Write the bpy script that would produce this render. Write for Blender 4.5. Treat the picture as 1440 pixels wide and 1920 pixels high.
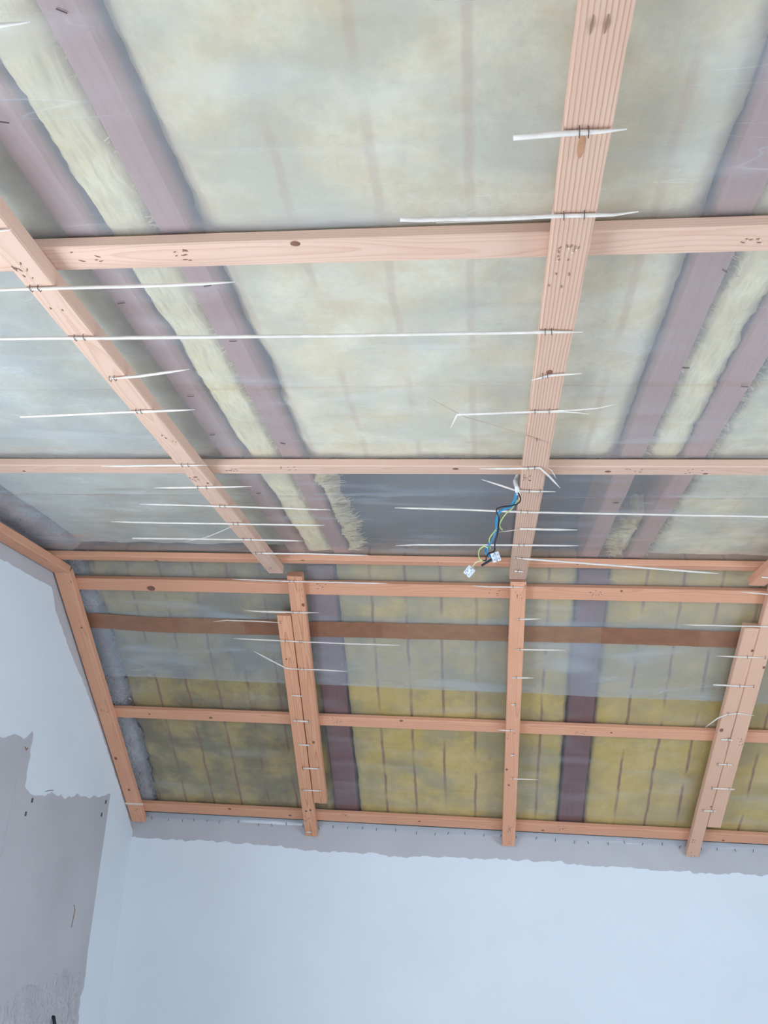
import bpy, math, random
from mathutils import Matrix, Vector, noise

for o in list(bpy.data.objects):
    bpy.data.objects.remove(o)
scene = bpy.context.scene
col = scene.collection
random.seed(7)

# ------------------------------------------------------------------ camera
cam_d = bpy.data.cameras.new('camera')
cam = bpy.data.objects.new('camera', cam_d)
col.objects.link(cam)
cam_d.sensor_fit = 'VERTICAL'
cam_d.sensor_height = 36.0
cam_d.lens = 1546.58 / 1920 * 36.0
cam_d.clip_start = 0.02
cr, cu, cg = (Vector((0.992955, 0.107824, 0.049135)), Vector((-0.008568, -0.348249, 0.937363)), Vector((-0.118182, 0.931180, 0.344872)))
m = Matrix.Identity(4)
for i in range(3):
    m[i][0] = cr[i]; m[i][1] = cu[i]; m[i][2] = -cg[i]
m[0][3], m[1][3], m[2][3] = 0.0, 0.0, 1.6
cam.matrix_world = m
scene.camera = cam
scene.cycles.max_bounces = 8
scene.cycles.glossy_bounces = 2
scene.cycles.transmission_bounces = 2

# ------------------------------------------------------------------ light
world = bpy.data.worlds.new('overcast')
scene.world = world
world.use_nodes = True
bg = world.node_tree.nodes['Background']
bg.inputs[0].default_value = (0.78, 0.89, 1.0, 1)
bg.inputs[1].default_value = 1.0

def area(name, loc, direction, sx, sy, power, color):
    l = bpy.data.lights.new(name, 'AREA')
    l.shape = 'RECTANGLE'; l.size = sx; l.size_y = sy; l.energy = power; l.color = color
    o = bpy.data.objects.new(name, l); col.objects.link(o)
    o.location = loc
    o.rotation_euler = Vector(direction).to_track_quat('-Z', 'Y').to_euler()
    return o
# daylight entering through the gable window (left, behind the camera) and the roof window (behind)
area('gable_window_daylight', (-1.60, 1.0, 1.25), (1, 0, 0.0), 1.1, 1.15, 59, (0.73, 0.86, 1.0))
area('roof_window_daylight', (0.7, -1.85, 1.98), (0, 0.625, -0.78), 1.7, 0.9, 66, (0.73, 0.86, 1.0))
area('added_right_fill', (2.45, 1.0, 1.25), (-1, 0, 0.0), 1.1, 1.15, 53, (0.73, 0.86, 1.0))  # fill lamp added to brighten the left wall; window here is made up

scene.view_settings.view_transform = 'Standard'
scene.view_settings.look = 'None'
scene.view_settings.gamma = 1
scene.view_settings.use_curve_mapping = False
scene.view_settings.exposure = -0.17

# ------------------------------------------------------------------ geometry frame of the attic
YF, ZC, A = 2.5883, 2.35, 0.67454          # fold line, underside of cross battens, roof pitch
SD = Vector((0, math.cos(A), -math.sin(A)))
SO = Vector((0, math.sin(A), math.cos(A)))
D = 0.0275                                  # thickness of the long battens
TF = 0.0223                                 # plastic sheet lies on top of the cross battens
XW, YK = -1.46, 3.611                       # gable wall, far knee wall
XR, YB = 2.35, -2.25
FLAT = Matrix(((1, 0, 0, 0), (0, 1, 0, YF), (0, 0, 1, ZC), (0, 0, 0, 1)))
SLOPE = Matrix(((1, SD.x, SO.x, 0), (0, SD.y, SO.y, YF), (0, SD.z, SO.z, ZC), (0, 0, 0, 1)))
IDENT = Matrix.Identity(4)
ORG = {}

def mesh_obj(name, verts, faces, mat, frame=IDENT, origin=(0, 0, 0), parent=None, smooth=False):
    if parent is not None:
        origin = ORG[parent.name]
    o_ = Vector(origin)
    me = bpy.data.meshes.new(name)
    me.from_pydata([tuple(Vector(v) - o_) for v in verts], [], faces)
    me.update()
    if smooth:
        me.polygons.foreach_set('use_smooth', [True] * len(me.polygons))
    if mat:
        me.materials.append(mat)
    o = bpy.data.objects.new(name, me)
    col.objects.link(o)
    ORG[o.name] = origin
    if parent is not None:
        o.parent = parent
    else:
        o.matrix_world = frame @ Matrix.Translation(o_)
    return o

def empty(name, frame=IDENT, origin=(0, 0, 0)):
    o = bpy.data.objects.new(name, None)
    o.empty_display_size = 0.05
    col.objects.link(o)
    o.matrix_world = frame @ Matrix.Translation(Vector(origin))
    ORG[o.name] = origin
    return o

def tag(o, label=None, cat=None, group=None, kind=None):
    if label: o['label'] = label
    if cat: o['category'] = cat
    if group: o['group'] = group
    if kind: o['kind'] = kind
    return o

class MB:
    def __init__(s): s.v = []; s.f = []
    def box(s, a, b):
        n = len(s.v)
        for z in (a[2], b[2]):
            for x, y in ((a[0], a[1]), (b[0], a[1]), (b[0], b[1]), (a[0], b[1])):
                s.v.append((x, y, z))
        s.f += [tuple(n + i for i in q) for q in ((3, 2, 1, 0), (4, 5, 6, 7), (0, 1, 5, 4), (1, 2, 6, 5), (2, 3, 7, 6), (3, 0, 4, 7))]
        return s
    def tube(s, pts, radii, sides=7, caps=True):
        pts = [Vector(p) for p in pts]
        n0 = len(s.v)
        up = None
        for i, p in enumerate(pts):
            a = pts[max(i - 1, 0)]; b = pts[min(i + 1, len(pts) - 1)]
            d = (b - a)
            if d.length < 1e-9: d = Vector((1, 0, 0))
            d.normalize()
            if up is None:
                up = Vector((0, 0, 1)) if abs(d.z) < .9 else Vector((0, 1, 0))
            sx = d.cross(up)
            if sx.length < 1e-6: sx = d.orthogonal()
            sx.normalize(); up = sx.cross(d).normalized()
            r = radii[i] if isinstance(radii, (list, tuple)) else radii
            for k in range(sides):
                an = 2 * math.pi * k / sides
                s.v.append(tuple(p + sx * math.cos(an) * r + up * math.sin(an) * r))
        for i in range(len(pts) - 1):
            for k in range(sides):
                a = n0 + i * sides + k; b = n0 + i * sides + (k + 1) % sides
                s.f.append((a, b, b + sides, a + sides))
        if caps:
            s.f.append(tuple(n0 + k for k in range(sides))[::-1])
            e = n0 + (len(pts) - 1) * sides
            s.f.append(tuple(e + k for k in range(sides)))
        return s
    def obj(s, name, mat, frame=IDENT, origin=(0, 0, 0), parent=None, smooth=False):
        return mesh_obj(name, s.v, s.f, mat, frame, origin, parent, smooth)

def spline(pts, n=6):
    pts = [Vector(p) for p in pts]; out = []
    for i in range(len(pts) - 1):
        p0 = pts[max(i - 1, 0)]; p1 = pts[i]; p2 = pts[i + 1]; p3 = pts[min(i + 2, len(pts) - 1)]
        for k in range(n):
            t = k / n
            out.append(.5 * ((2 * p1) + (p2 - p0) * t + (2 * p0 - 5 * p1 + 4 * p2 - p3) * t * t + (3 * p1 - p0 - 3 * p2 + p3) * t ** 3))
    out.append(pts[-1])
    return out

# ------------------------------------------------------------------ materials
def newmat(name):
    mt = bpy.data.materials.new(name); mt.use_nodes = True
    nt = mt.node_tree; nt.nodes.clear()
    out = nt.nodes.new('ShaderNodeOutputMaterial')
    return mt, nt, out
def N(nt, typ, inputs=None, **kw):
    n = nt.nodes.new(typ)
    for k, v in kw.items(): setattr(n, k, v)
    for k, v in (inputs or {}).items():
        if isinstance(v, bpy.types.NodeSocket): nt.links.new(v, n.inputs[k])
        else: n.inputs[k].default_value = v
    return n
def math_(nt, op, a, b=None, c=None, clamp=False):
    n = nt.nodes.new('ShaderNodeMath'); n.operation = op; n.use_clamp = clamp
    for i, v in enumerate((a, b, c)):
        if v is None: continue
        if isinstance(v, bpy.types.NodeSocket): nt.links.new(v, n.inputs[i])
        else: n.inputs[i].default_value = v
    return n.outputs[0]
def ramp(nt, fac, stops):
    n = nt.nodes.new('ShaderNodeValToRGB'); nt.links.new(fac, n.inputs[0])
    els = n.color_ramp.elements
    while len(els) < len(stops): els.new(.5)
    for e, (p, c) in zip(els, stops):
        e.position = p; e.color = (c[0], c[1], c[2], 1) if hasattr(c, '__len__') else (c, c, c, 1)
    return n.outputs[0]
def mixc(nt, fac, a, b, mode='MIX'):
    n = nt.nodes.new('ShaderNodeMix'); n.data_type = 'RGBA'; n.blend_type = mode
    for i, v in ((0, fac), (6, a), (7, b)):
        if isinstance(v, bpy.types.NodeSocket): nt.links.new(v, n.inputs[i])
        elif i == 0: n.inputs[0].default_value = v
        else: n.inputs[i].default_value = (v[0], v[1], v[2], 1)
    return n.outputs[2]
def c4(c): return (c[0], c[1], c[2], 1)

def wood(name, base, dark, cy, cz, scale=46, contrast=.55, tilt=.02):
    mt, nt, out = newmat(name)
    tc = N(nt, 'ShaderNodeTexCoord'); oi = N(nt, 'ShaderNodeObjectInfo')
    off = math_(nt, 'MULTIPLY', oi.outputs['Random'], 7.0)
    comb = N(nt, 'ShaderNodeCombineXYZ', {0: off, 1: math_(nt, 'MULTIPLY', oi.outputs['Random'], .03)})
    va = N(nt, 'ShaderNodeVectorMath', {0: tc.outputs['Object'], 1: comb.outputs[0]}, operation='ADD')
    # low frequency warp stretched along the board
    mp = N(nt, 'ShaderNodeMapping', {'Vector': va.outputs[0], 'Scale': (1.6, 9, 9)})
    nz = N(nt, 'ShaderNodeTexNoise', {'Vector': mp.outputs[0], 'Scale': 1.0, 'Detail': 2.0})
    w = N(nt, 'ShaderNodeVectorMath', {0: nz.outputs['Color'], 1: (.5, .5, .5)}, operation='SUBTRACT')
    w2 = N(nt, 'ShaderNodeVectorMath', {0: w.outputs[0], 1: (0, tilt, tilt)}, operation='MULTIPLY')
    p = N(nt, 'ShaderNodeVectorMath', {0: tc.outputs['Object'], 1: w2.outputs[0]}, operation='ADD')
    p2 = N(nt, 'ShaderNodeVectorMath', {0: p.outputs[0], 1: (0, cy, cz)}, operation='ADD')
    wv = N(nt, 'ShaderNodeTexWave', {'Vector': p2.outputs[0], 'Scale': scale, 'Distortion': .6, 'Detail': 2.0, 'Detail Scale': 1.0}, wave_type='RINGS', rings_direction='X', wave_profile='SAW')
    ring = ramp(nt, wv.outputs['Fac'], [(0.0, 0.0), (.55, .15), (.9, 1.0), (1.0, .1)])
    mp2 = N(nt, 'ShaderNodeMapping', {'Vector': va.outputs[0], 'Scale': (5, 260, 260)})
    fine = N(nt, 'ShaderNodeTexNoise', {'Vector': mp2.outputs[0], 'Scale': 1.0, 'Detail': 3.0})
    blot = N(nt, 'ShaderNodeTexNoise', {'Vector': va.outputs[0], 'Scale': 5.0, 'Detail': 2.0})
    f = math_(nt, 'ADD', math_(nt, 'MULTIPLY', ring, contrast), math_(nt, 'MULTIPLY', math_(nt, 'SUBTRACT', fine.outputs['Fac'], .5), .5), clamp=True)
    c = mixc(nt, f, base, dark)
    c = mixc(nt, math_(nt, 'MULTIPLY', blot.outputs['Fac'], .5), c, (base[0] * .82, base[1] * .7, base[2] * .66))
    var = math_(nt, 'ADD', math_(nt, 'MULTIPLY', oi.outputs['Random'], .14), .93)
    c = mixc(nt, 1.0, c, N(nt, 'ShaderNodeCombineColor', {0: var, 1: var, 2: var}).outputs[0], 'MULTIPLY')
    bp = N(nt, 'ShaderNodeBump', {'Strength': .25, 'Distance': .0006, 'Height': math_(nt, 'ADD', ring, fine.outputs['Fac'])})
    b = N(nt, 'ShaderNodeBsdfPrincipled', {'Base Color': c, 'Roughness': .72, 'Normal': bp.outputs[0]})
    b.inputs['Specular IOR Level'].default_value = .25
    nt.links.new(b.outputs[0], out.inputs[0])
    return mt

PINE_F = (0.76, 0.525, 0.405)
PINE_FD = (0.54, 0.32, 0.21)
PINE_S = (0.80, 0.42, 0.27)
PINE_SD = (0.54, 0.23, 0.12)
M_PINE_LINE = wood('pine_straight_grain', (0.70, 0.475, 0.36), (0.36, 0.19, 0.12), .16, .02, 58, .75, .014)
M_PINE_FLAT = wood('pine_flame_grain', PINE_F, PINE_FD, .006, .035, 85, .5, .05)
M_PINE_SL = wood('pine_warm', PINE_S, PINE_SD, .02, .03, 80, .45, .035)
M_PINE_SL2 = wood('pine_warm_flame', (0.80, 0.42, 0.26), PINE_SD, .004, .022, 105, .85, .03)
M_PINE_PALE = wood('pine_pale', (0.80, 0.51, 0.37), (0.60, 0.33, 0.21), .03, .035, 75, .4, .04)
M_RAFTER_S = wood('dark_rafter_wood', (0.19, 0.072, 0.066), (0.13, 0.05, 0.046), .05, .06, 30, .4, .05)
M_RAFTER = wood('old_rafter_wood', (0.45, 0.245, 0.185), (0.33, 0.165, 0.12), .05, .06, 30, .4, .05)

def plain(name, colr, rough=.6, bump=0, bscale=40, spec=.3, vary=.0):
    mt, nt, out = newmat(name)
    b = N(nt, 'ShaderNodeBsdfPrincipled', {'Base Color': c4(colr), 'Roughness': rough})
    b.inputs['Specular IOR Level'].default_value = spec
    tc = N(nt, 'ShaderNodeTexCoord')
    nz = N(nt, 'ShaderNodeTexNoise', {'Vector': tc.outputs['Object'], 'Scale': bscale, 'Detail': 5.0})
    if vary:
        nz2 = N(nt, 'ShaderNodeTexNoise', {'Vector': tc.outputs['Object'], 'Scale': bscale * .13, 'Detail': 4.0})
        c = mixc(nt, ramp(nt, nz2.outputs['Fac'], [(.3, 0.0), (.7, 1.0)]), tuple(x * (1 - vary) for x in colr), tuple(min(1, x * (1 + vary * .6)) for x in colr))
        nt.links.new(c, b.inputs['Base Color'])
    if bump:
        bp = N(nt, 'ShaderNodeBump', {'Strength': 1.0, 'Distance': bump, 'Height': nz.outputs['Fac']})
        nt.links.new(bp.outputs[0], b.inputs['Normal'])
    nt.links.new(b.outputs[0], out.inputs[0])
    return mt
M_PAINT = plain('white_wall_paint', (0.78, 0.83, 0.88), .8, .0006, 30, .2, .025)
M_PLASTER = plain('grey_bare_plaster', (0.56, 0.54, 0.56), .9, .001, 25, .15, .08)
M_ROUGH = plain('rough_grey_plaster', (0.56, 0.54, 0.56), .95, .012, 55, .1, .10)
M_MORTAR = plain('crumbly_mortar', (0.58, 0.55, 0.55), .95, .010, 90, .1, .25)
M_FLOOR = plain('screed_floor', (0.58, 0.55, 0.51), .8, .001, 20, .2, .1)
M_DECK = plain('dark_roofing_felt', (0.085, 0.095, 0.115), .8, .002, 12, .2, .2)
M_FRAME = plain('white_window_frame', (0.8, 0.8, 0.8), .4)
M_REED = plain('bleached_reed', (0.80, 0.725, 0.655), .55, .0004, 300, .35, .1)
M_REED_B = plain('brown_reed_fibre', (0.55, 0.42, 0.34), .6, 0, 100)
M_STEEL = plain('dark_staple_wire', (0.10, 0.085, 0.08), .5)
M_MARK = plain('dark_nail_mark', (0.30, 0.18, 0.12), .9)
M_SPLIT = plain('pale_wood_splinter', (0.86, 0.70, 0.58), .8)
M_KNOT = plain('brown_knot', (0.26, 0.12, 0.08), .7, .001, 150, .3, .3)
M_RESIN = plain('resin_pocket', (0.58, 0.29, 0.16), .5, .002, 200, .4, .3)
M_SHEATH = plain('white_cable_sheath', (0.80, 0.80, 0.80), .4)
M_BLACK = plain('black_wire', (0.02, 0.025, 0.035), .4)
M_BLUE = plain('blue_wire', (0.05, 0.30, 0.55), .4)
M_GREEN = plain('green_yellow_wire', (0.55, 0.68, 0.25), .45)
M_CREAM = plain('cream_wire', (0.80, 0.72, 0.45), .45)
M_TERM = plain('milky_terminal_plastic', (0.72, 0.76, 0.82), .3, 0, 40, .5)
M_SCREW = plain('terminal_screw', (0.35, 0.36, 0.38), .35)

def wool(name, phase, line, base=(0.66, 0.60, 0.36), pale=(0.74, 0.70, 0.52), dull=(0.40, 0.40, 0.30), dullness=.5, spacing=.1185, half=.0045, fibre=0.0, linec=(0.27, 0.105, 0.065)):
    mt, nt, out = newmat(name)
    tc = N(nt, 'ShaderNodeTexCoord')
    P = tc.outputs['Object']
    n1 = N(nt, 'ShaderNodeTexNoise', {'Vector': P, 'Scale': 11.0, 'Detail': 7.0, 'Roughness': .65})
    n2 = N(nt, 'ShaderNodeTexNoise', {'Vector': N(nt, 'ShaderNodeMapping', {'Vector': P, 'Location': (3.1, 1.7, 0)}).outputs[0], 'Scale': 6.5, 'Detail': 6.0, 'Roughness': .6})
    n3 = N(nt, 'ShaderNodeTexNoise', {'Vector': N(nt, 'ShaderNodeMapping', {'Vector': P, 'Scale': (90 if fibre else 70, 13 if fibre else 60, 40)}).outputs[0], 'Scale': 1.0, 'Detail': 5.0})
    c = mixc(nt, ramp(nt, n1.outputs['Fac'], [(.4, 0.0), (.6, 1.0)]), base, pale)
    c = mixc(nt, math_(nt, 'MULTIPLY', ramp(nt, n2.outputs['Fac'], [(.43, 0.0), (.6, 1.0)]), dullness), c, dull)
    c = mixc(nt, math_(nt, 'MULTIPLY', math_(nt, 'ABSOLUTE', math_(nt, 'SUBTRACT', n3.outputs['Fac'], .5)), 1.3 + 5 * fibre), c, dull)
    if line > 0:
        sx = N(nt, 'ShaderNodeSeparateXYZ', {0: P})
        nw = N(nt, 'ShaderNodeTexNoise', {'Vector': P, 'Scale': 14.0, 'Detail': 2.0})
        xx = math_(nt, 'ADD', sx.outputs[0], math_(nt, 'MULTIPLY', math_(nt, 'SUBTRACT', nw.outputs['Fac'], .5), .012))
        u = math_(nt, 'DIVIDE', math_(nt, 'SUBTRACT', xx, phase), spacing)
        fr = math_(nt, 'ABSOLUTE', math_(nt, 'SUBTRACT', math_(nt, 'FRACT', math_(nt, 'ADD', u, 100.5)), .5))
        h = half / spacing
        lm = N(nt, 'ShaderNodeMapRange', {0: fr, 1: h * .6, 2: h * 1.5, 3: 1.0, 4: 0.0}, clamp=True).outputs[0]
        dash = N(nt, 'ShaderNodeTexNoise', {'Vector': N(nt, 'ShaderNodeMapping', {'Vector': P, 'Scale': (9, 6, 1)}).outputs[0], 'Scale': 1.0, 'Detail': 1.0})
        lm = math_(nt, 'MULTIPLY', lm, math_(nt, 'MULTIPLY', ramp(nt, dash.outputs['Fac'], [(.38, .05), (.52, 1.0)]), line))
        c = mixc(nt, lm, c, linec)
    bp = N(nt, 'ShaderNodeBump', {'Strength': .8, 'Distance': .006, 'Height': math_(nt, 'ADD', n1.outputs['Fac'], math_(nt, 'MULTIPLY', n3.outputs['Fac'], .4))})
    b = N(nt, 'ShaderNodeBsdfDiffuse', {'Color': c, 'Roughness': 1.0, 'Normal': bp.outputs[0]})
    nt.links.new(b.outputs[0], out.inputs[0])
    return mt

def foil(name, haze, tint=(0.93, 0.95, 0.98)):
    """clear builder's polythene: mostly see-through, milky, with a sheen"""
    mt, nt, out = newmat(name)
    tc = N(nt, 'ShaderNodeTexCoord'); P = tc.outputs['Object']
    big = N(nt, 'ShaderNodeTexNoise', {'Vector': P, 'Scale': 2.6, 'Detail': 1.0})
    # diagonal drag wrinkles and fine crinkle
    mp = N(nt, 'ShaderNodeMapping', {'Vector': P, 'Rotation': (0, 0, .6), 'Scale': (2.2, 20, 12)})
    wr = N(nt, 'ShaderNodeTexNoise', {'Vector': mp.outputs[0], 'Scale': 1.0, 'Detail': 1.0, 'Distortion': .2})
    mp3 = N(nt, 'ShaderNodeMapping', {'Vector': P, 'Rotation': (0, 0, -.9), 'Scale': (3, 16, 10)})
    wr2 = N(nt, 'ShaderNodeTexNoise', {'Vector': mp3.outputs[0], 'Scale': 1.0, 'Detail': 1.0, 'Distortion': .4})
    hgt = math_(nt, 'ADD', wr.outputs['Fac'], wr2.outputs['Fac'])
    bp = N(nt, 'ShaderNodeBump', {'Strength': .45, 'Distance': .005, 'Height': hgt})
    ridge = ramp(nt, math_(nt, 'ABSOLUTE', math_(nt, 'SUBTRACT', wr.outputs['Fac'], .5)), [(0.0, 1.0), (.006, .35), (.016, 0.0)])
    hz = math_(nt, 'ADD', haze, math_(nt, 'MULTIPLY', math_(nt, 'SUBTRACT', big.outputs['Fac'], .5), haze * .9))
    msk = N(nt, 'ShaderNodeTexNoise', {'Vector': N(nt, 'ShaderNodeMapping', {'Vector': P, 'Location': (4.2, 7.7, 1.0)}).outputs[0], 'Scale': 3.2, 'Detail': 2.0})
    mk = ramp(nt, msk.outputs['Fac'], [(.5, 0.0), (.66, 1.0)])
    hz = math_(nt, 'ADD', hz, math_(nt, 'MULTIPLY', math_(nt, 'MULTIPLY', ridge, mk), .11))  # crease whitening, also standing in for wrinkle highlights the bump lacks
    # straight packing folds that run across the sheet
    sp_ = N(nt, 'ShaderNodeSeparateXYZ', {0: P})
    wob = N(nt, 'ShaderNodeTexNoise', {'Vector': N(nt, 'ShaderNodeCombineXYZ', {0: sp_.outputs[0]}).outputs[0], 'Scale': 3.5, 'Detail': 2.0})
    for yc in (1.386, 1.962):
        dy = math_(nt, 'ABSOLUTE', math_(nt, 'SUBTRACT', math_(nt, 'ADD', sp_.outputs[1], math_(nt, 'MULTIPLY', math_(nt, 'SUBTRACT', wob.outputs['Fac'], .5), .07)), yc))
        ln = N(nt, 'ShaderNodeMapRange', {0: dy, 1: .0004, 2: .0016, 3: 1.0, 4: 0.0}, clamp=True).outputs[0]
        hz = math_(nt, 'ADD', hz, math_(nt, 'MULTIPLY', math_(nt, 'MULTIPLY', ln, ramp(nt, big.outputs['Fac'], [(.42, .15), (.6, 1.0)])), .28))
    painted_sheen = ramp(nt, wr2.outputs['Fac'], [(.52, 0.0), (.75, 1.0)])  # diagonal sheen bands painted in as extra milky haze
    hz = math_(nt, 'ADD', hz, math_(nt, 'MULTIPLY', painted_sheen, .13), clamp=True)
    tr = N(nt, 'ShaderNodeBsdfTransparent', {'Color': c4(tint)})
    df = N(nt, 'ShaderNodeBsdfDiffuse', {'Color': (0.82, 0.88, 0.95, 1), 'Normal': bp.outputs[0]})
    tl = N(nt, 'ShaderNodeBsdfTranslucent', {'Color': (0.82, 0.88, 0.95, 1)})
    milk = N(nt, 'ShaderNodeMixShader', {0: .3, 1: df.outputs[0], 2: tl.outputs[0]})
    s1 = N(nt, 'ShaderNodeMixShader', {0: hz, 1: tr.outputs[0], 2: milk.outputs[0]})
    lw = N(nt, 'ShaderNodeLayerWeight', {'Blend': .5, 'Normal': bp.outputs[0]})
    fr_ = math_(nt, 'ADD', math_(nt, 'MULTIPLY', math_(nt, 'POWER', lw.outputs['Facing'], 5.0), .9), .075, clamp=True)
    gl = N(nt, 'ShaderNodeBsdfGlossy', {'Color': (1, 1, 1, 1), 'Roughness': .22, 'Normal': bp.outputs[0]})
    s2 = N(nt, 'ShaderNodeMixShader', {0: fr_, 1: s1.outputs[0], 2: gl.outputs[0]})
    nt.links.new(s2.outputs[0], out.inputs[0])
    return mt
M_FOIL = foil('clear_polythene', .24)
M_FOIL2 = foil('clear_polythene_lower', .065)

def tape_mat(name, c):
    mt, nt, out = newmat(name)
    tc = N(nt, 'ShaderNodeTexCoord')
    nz = N(nt, 'ShaderNodeTexNoise', {'Vector': N(nt, 'ShaderNodeMapping', {'Vector': tc.outputs['Object'], 'Scale': (22, 30, 30)}).outputs[0], 'Scale': 1.0, 'Detail': 4.0})
    cc = mixc(nt, ramp(nt, nz.outputs['Fac'], [(.35, 0.0), (.65, 1.0)]), tuple(x * .82 for x in c), tuple(x * .98 for x in c))
    bp = N(nt, 'ShaderNodeBump', {'Strength': .6, 'Distance': .004, 'Height': nz.outputs['Fac']})
    b = N(nt, 'ShaderNodeBsdfPrincipled', {'Base Color': cc, 'Roughness': .3, 'Normal': bp.outputs[0]})
    tr = N(nt, 'ShaderNodeBsdfTransparent', {'Color': (0.75, 0.55, 0.42, 1)})
    s = N(nt, 'ShaderNodeMixShader', {0: .16, 1: b.outputs[0], 2: tr.outputs[0]})
    nt.links.new(s.outputs[0], out.inputs[0])
    return mt
M_TAPES = [tape_mat('brown_tape_a', (0.40, 0.195, 0.115)), tape_mat('brown_tape_b', (0.36, 0.165, 0.095)), tape_mat('brown_tape_c', (0.40, 0.215, 0.13))]

# ------------------------------------------------------------------ structure
def wall_grid(name, ys, zs, skip, mk, mat, thick_dir):
    """rectangular wall cut into cells (skip = window opening), with real thickness"""
    b = MB()
    for i in range(len(ys) - 1):
        for j in range(len(zs) - 1):
            if (i, j) in skip: continue
            b.box(*mk(ys[i], ys[i + 1], zs[j], zs[j + 1]))
    return tag(b.obj(name, mat), kind='structure')

wall_left = wall_grid('wall_left', [YB, .42, 1.58, 3.85], [0, .65, 1.85, 2.75], {(1, 1)}, lambda a, b, c, d: ((XW - .24, a, c), (XW, b, d)), M_PLASTER, -1)
tag(wall_left, 'gable wall of bare grey plaster, partly painted white')
wall_right = wall_grid('wall_right', [YB, .42, 1.58, 3.85], [0, .65, 1.85, 2.75], {(1, 1)}, lambda a, b, c, d: ((XR, a, c), (XR + .2, b, d)), M_PAINT, 1)  # its opening is made for the added right fill lamp
wall_far = tag(MB().box((XW - .24, YK, 0), (XR + .2, YK + .24, 1.565)).obj('wall_far', M_PLASTER), kind='structure')
wall_back = tag(MB().box((XW - .24, YB - .2, 0), (XR + .2, YB, 1.56)).obj('wall_back', M_PAINT), kind='structure')
floor = tag(MB().box((XW - .24, YB - .2, -.1), (XR + .2, YK + .24, 0)).obj('floor', M_FLOOR), kind='structure')
# back slope with the roof window opening, boarded and painted
BF = -1.23                                   # back fold line
BSL = Matrix(((1, 0, 0, 0), (0, -SD.y, -SO.y, BF), (0, SD.z, SO.z, ZC), (0, 0, 0, 1)))
bb = MB()
xs = [XW - .2, -.15, 1.55, XR + .2]; ss = [-.05, .33, 1.23, 1.34]
for i in range(3):
    for j in range(3):
        if (i, j) != (1, 1):
            bb.box((xs[i], ss[j], 0), (xs[i + 1], ss[j + 1], .05))
tag(bb.obj('ceiling_back_slope', M_PAINT, BSL), kind='structure')
fr = MB()
for a, b in (((-.15, .33, -.02), (1.55, .38, .07)), ((-.15, 1.18, -.02), (1.55, 1.23, .07)), ((-.15, .38, -.02), (-.10, 1.18, .07)), ((1.50, .38, -.02), (1.55, 1.18, .07))):
    fr.box(a, b)
tag(fr.obj('window_2', M_FRAME, BSL), kind='structure')
def gable_frame(x0, x1):
    fr = MB()
    for y0, y1, z0, z1 in ((.42, 1.58, .65, .70), (.42, 1.58, 1.80, 1.85), (.42, .47, .70, 1.80), (1.53, 1.58, .70, 1.80), (.98, 1.02, .70, 1.80)):
        fr.box((x0, y0, z0), (x1, y1, z1))
    return fr
tag(gable_frame(XR + .05, XR + .09).obj('added_right_window', M_FRAME), kind='structure')  # unseen frame, added to go with the right fill lamp
fr = gable_frame(XW - .12, XW - .05)
tag(fr.obj('window_1', M_FRAME), kind='structure')
# roof felt above the insulation
tag(MB().box((XW - .2, BF - YF - .3, .17), (XR + .2, .15, .19)).obj('ceiling_deck', M_DECK, FLAT), kind='structure')
tag(MB().box((XW - .2, -.1, .17), (XR + .2, 1.7, .19)).obj('ceiling_deck_slope', M_DECK, SLOPE), kind='structure')

# --- paint coats with torn edges, on the plaster
def jag(poly, step, amp0, seed, keep=(), calm=()):
    out = []
    for i in range(len(poly)):
        a = Vector(poly[i]); b = Vector(poly[(i + 1) % len(poly)])
        L = (b - a).length
        n = 1 if i in keep else max(1, int(L / step))
        d = (b - a).normalized(); q = Vector((-d.y, d.x)); amp = amp0 * (.4 if i in calm else 1)
        for k in range(n):
            p = a.lerp(b, k / n)
            if i not in keep:
                p = p + q * amp * (noise.noise(Vector((p.x * 30, p.y * 30, seed))) + .7 * noise.noise(Vector((p.x * 95, p.y * 95, seed + 3))))
            out.append((p.x, p.y))
    return out
def sheet_poly(name, poly, mk, thick, mat, parent):
    n = len(poly)
    v = [mk(a, b, 0) for a, b in poly] + [mk(a, b, thick) for a, b in poly]
    f = [tuple(range(n, 2 * n))] + [(i, (i + 1) % n, n + (i + 1) % n, n + i) for i in range(n)]
    return mesh_obj(name, v, f, mat, parent=parent)
polyL = [(1.75, 2.28), (2.267, 2.278), (2.471, 2.277), (2.594, 2.276), (2.643, 2.21), (2.811, 2.086), (2.963, 1.99), (3.136, 1.867), (3.354, 1.695), (3.537, 1.548), (3.6106, 1.485),
         (3.6106, 0.0), (3.362, 0.0), (3.363, .825), (3.341, .915), (3.359, .947), (3.359, .982), (3.346, 1.073), (3.336, 1.485), (3.330, 1.628),
         (3.228, 1.612), (3.047, 1.614), (2.945, 1.605), (2.863, 1.617), (2.775, 1.604), (2.721, 1.607), (2.668, 1.63), (2.662, 1.688), (2.66, 1.763), (2.652, 1.800), (2.603, 1.778), (2.545, 1.787), (2.464, 1.77), (1.75, 1.76)]
coat = sheet_poly('paint_coat', jag(polyL, .012, .010, 1.0, keep=(10, 11, 12, 16, 17, 18, 33), calm=(0, 1, 2, 3, 4, 5, 6, 7, 8, 9)), lambda a, b, t: (XW + t, a, b), .0016, M_PAINT, wall_left)
polyF = [(XW + .0004, 0.0), (XR - .002, 0.0), (XR - .002, 1.455), (1.107, 1.457), (.815, 1.452), (.35, 1.456), (.3, 1.462), (.227, 1.461), (-.1, 1.455), (-.228, 1.454), (-.291, 1.446), (-.45, 1.452), (-.647, 1.450), (-.814, 1.459), (-1.15, 1.464), (-1.30, 1.460), (XW + .0004, 1.462)]
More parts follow.
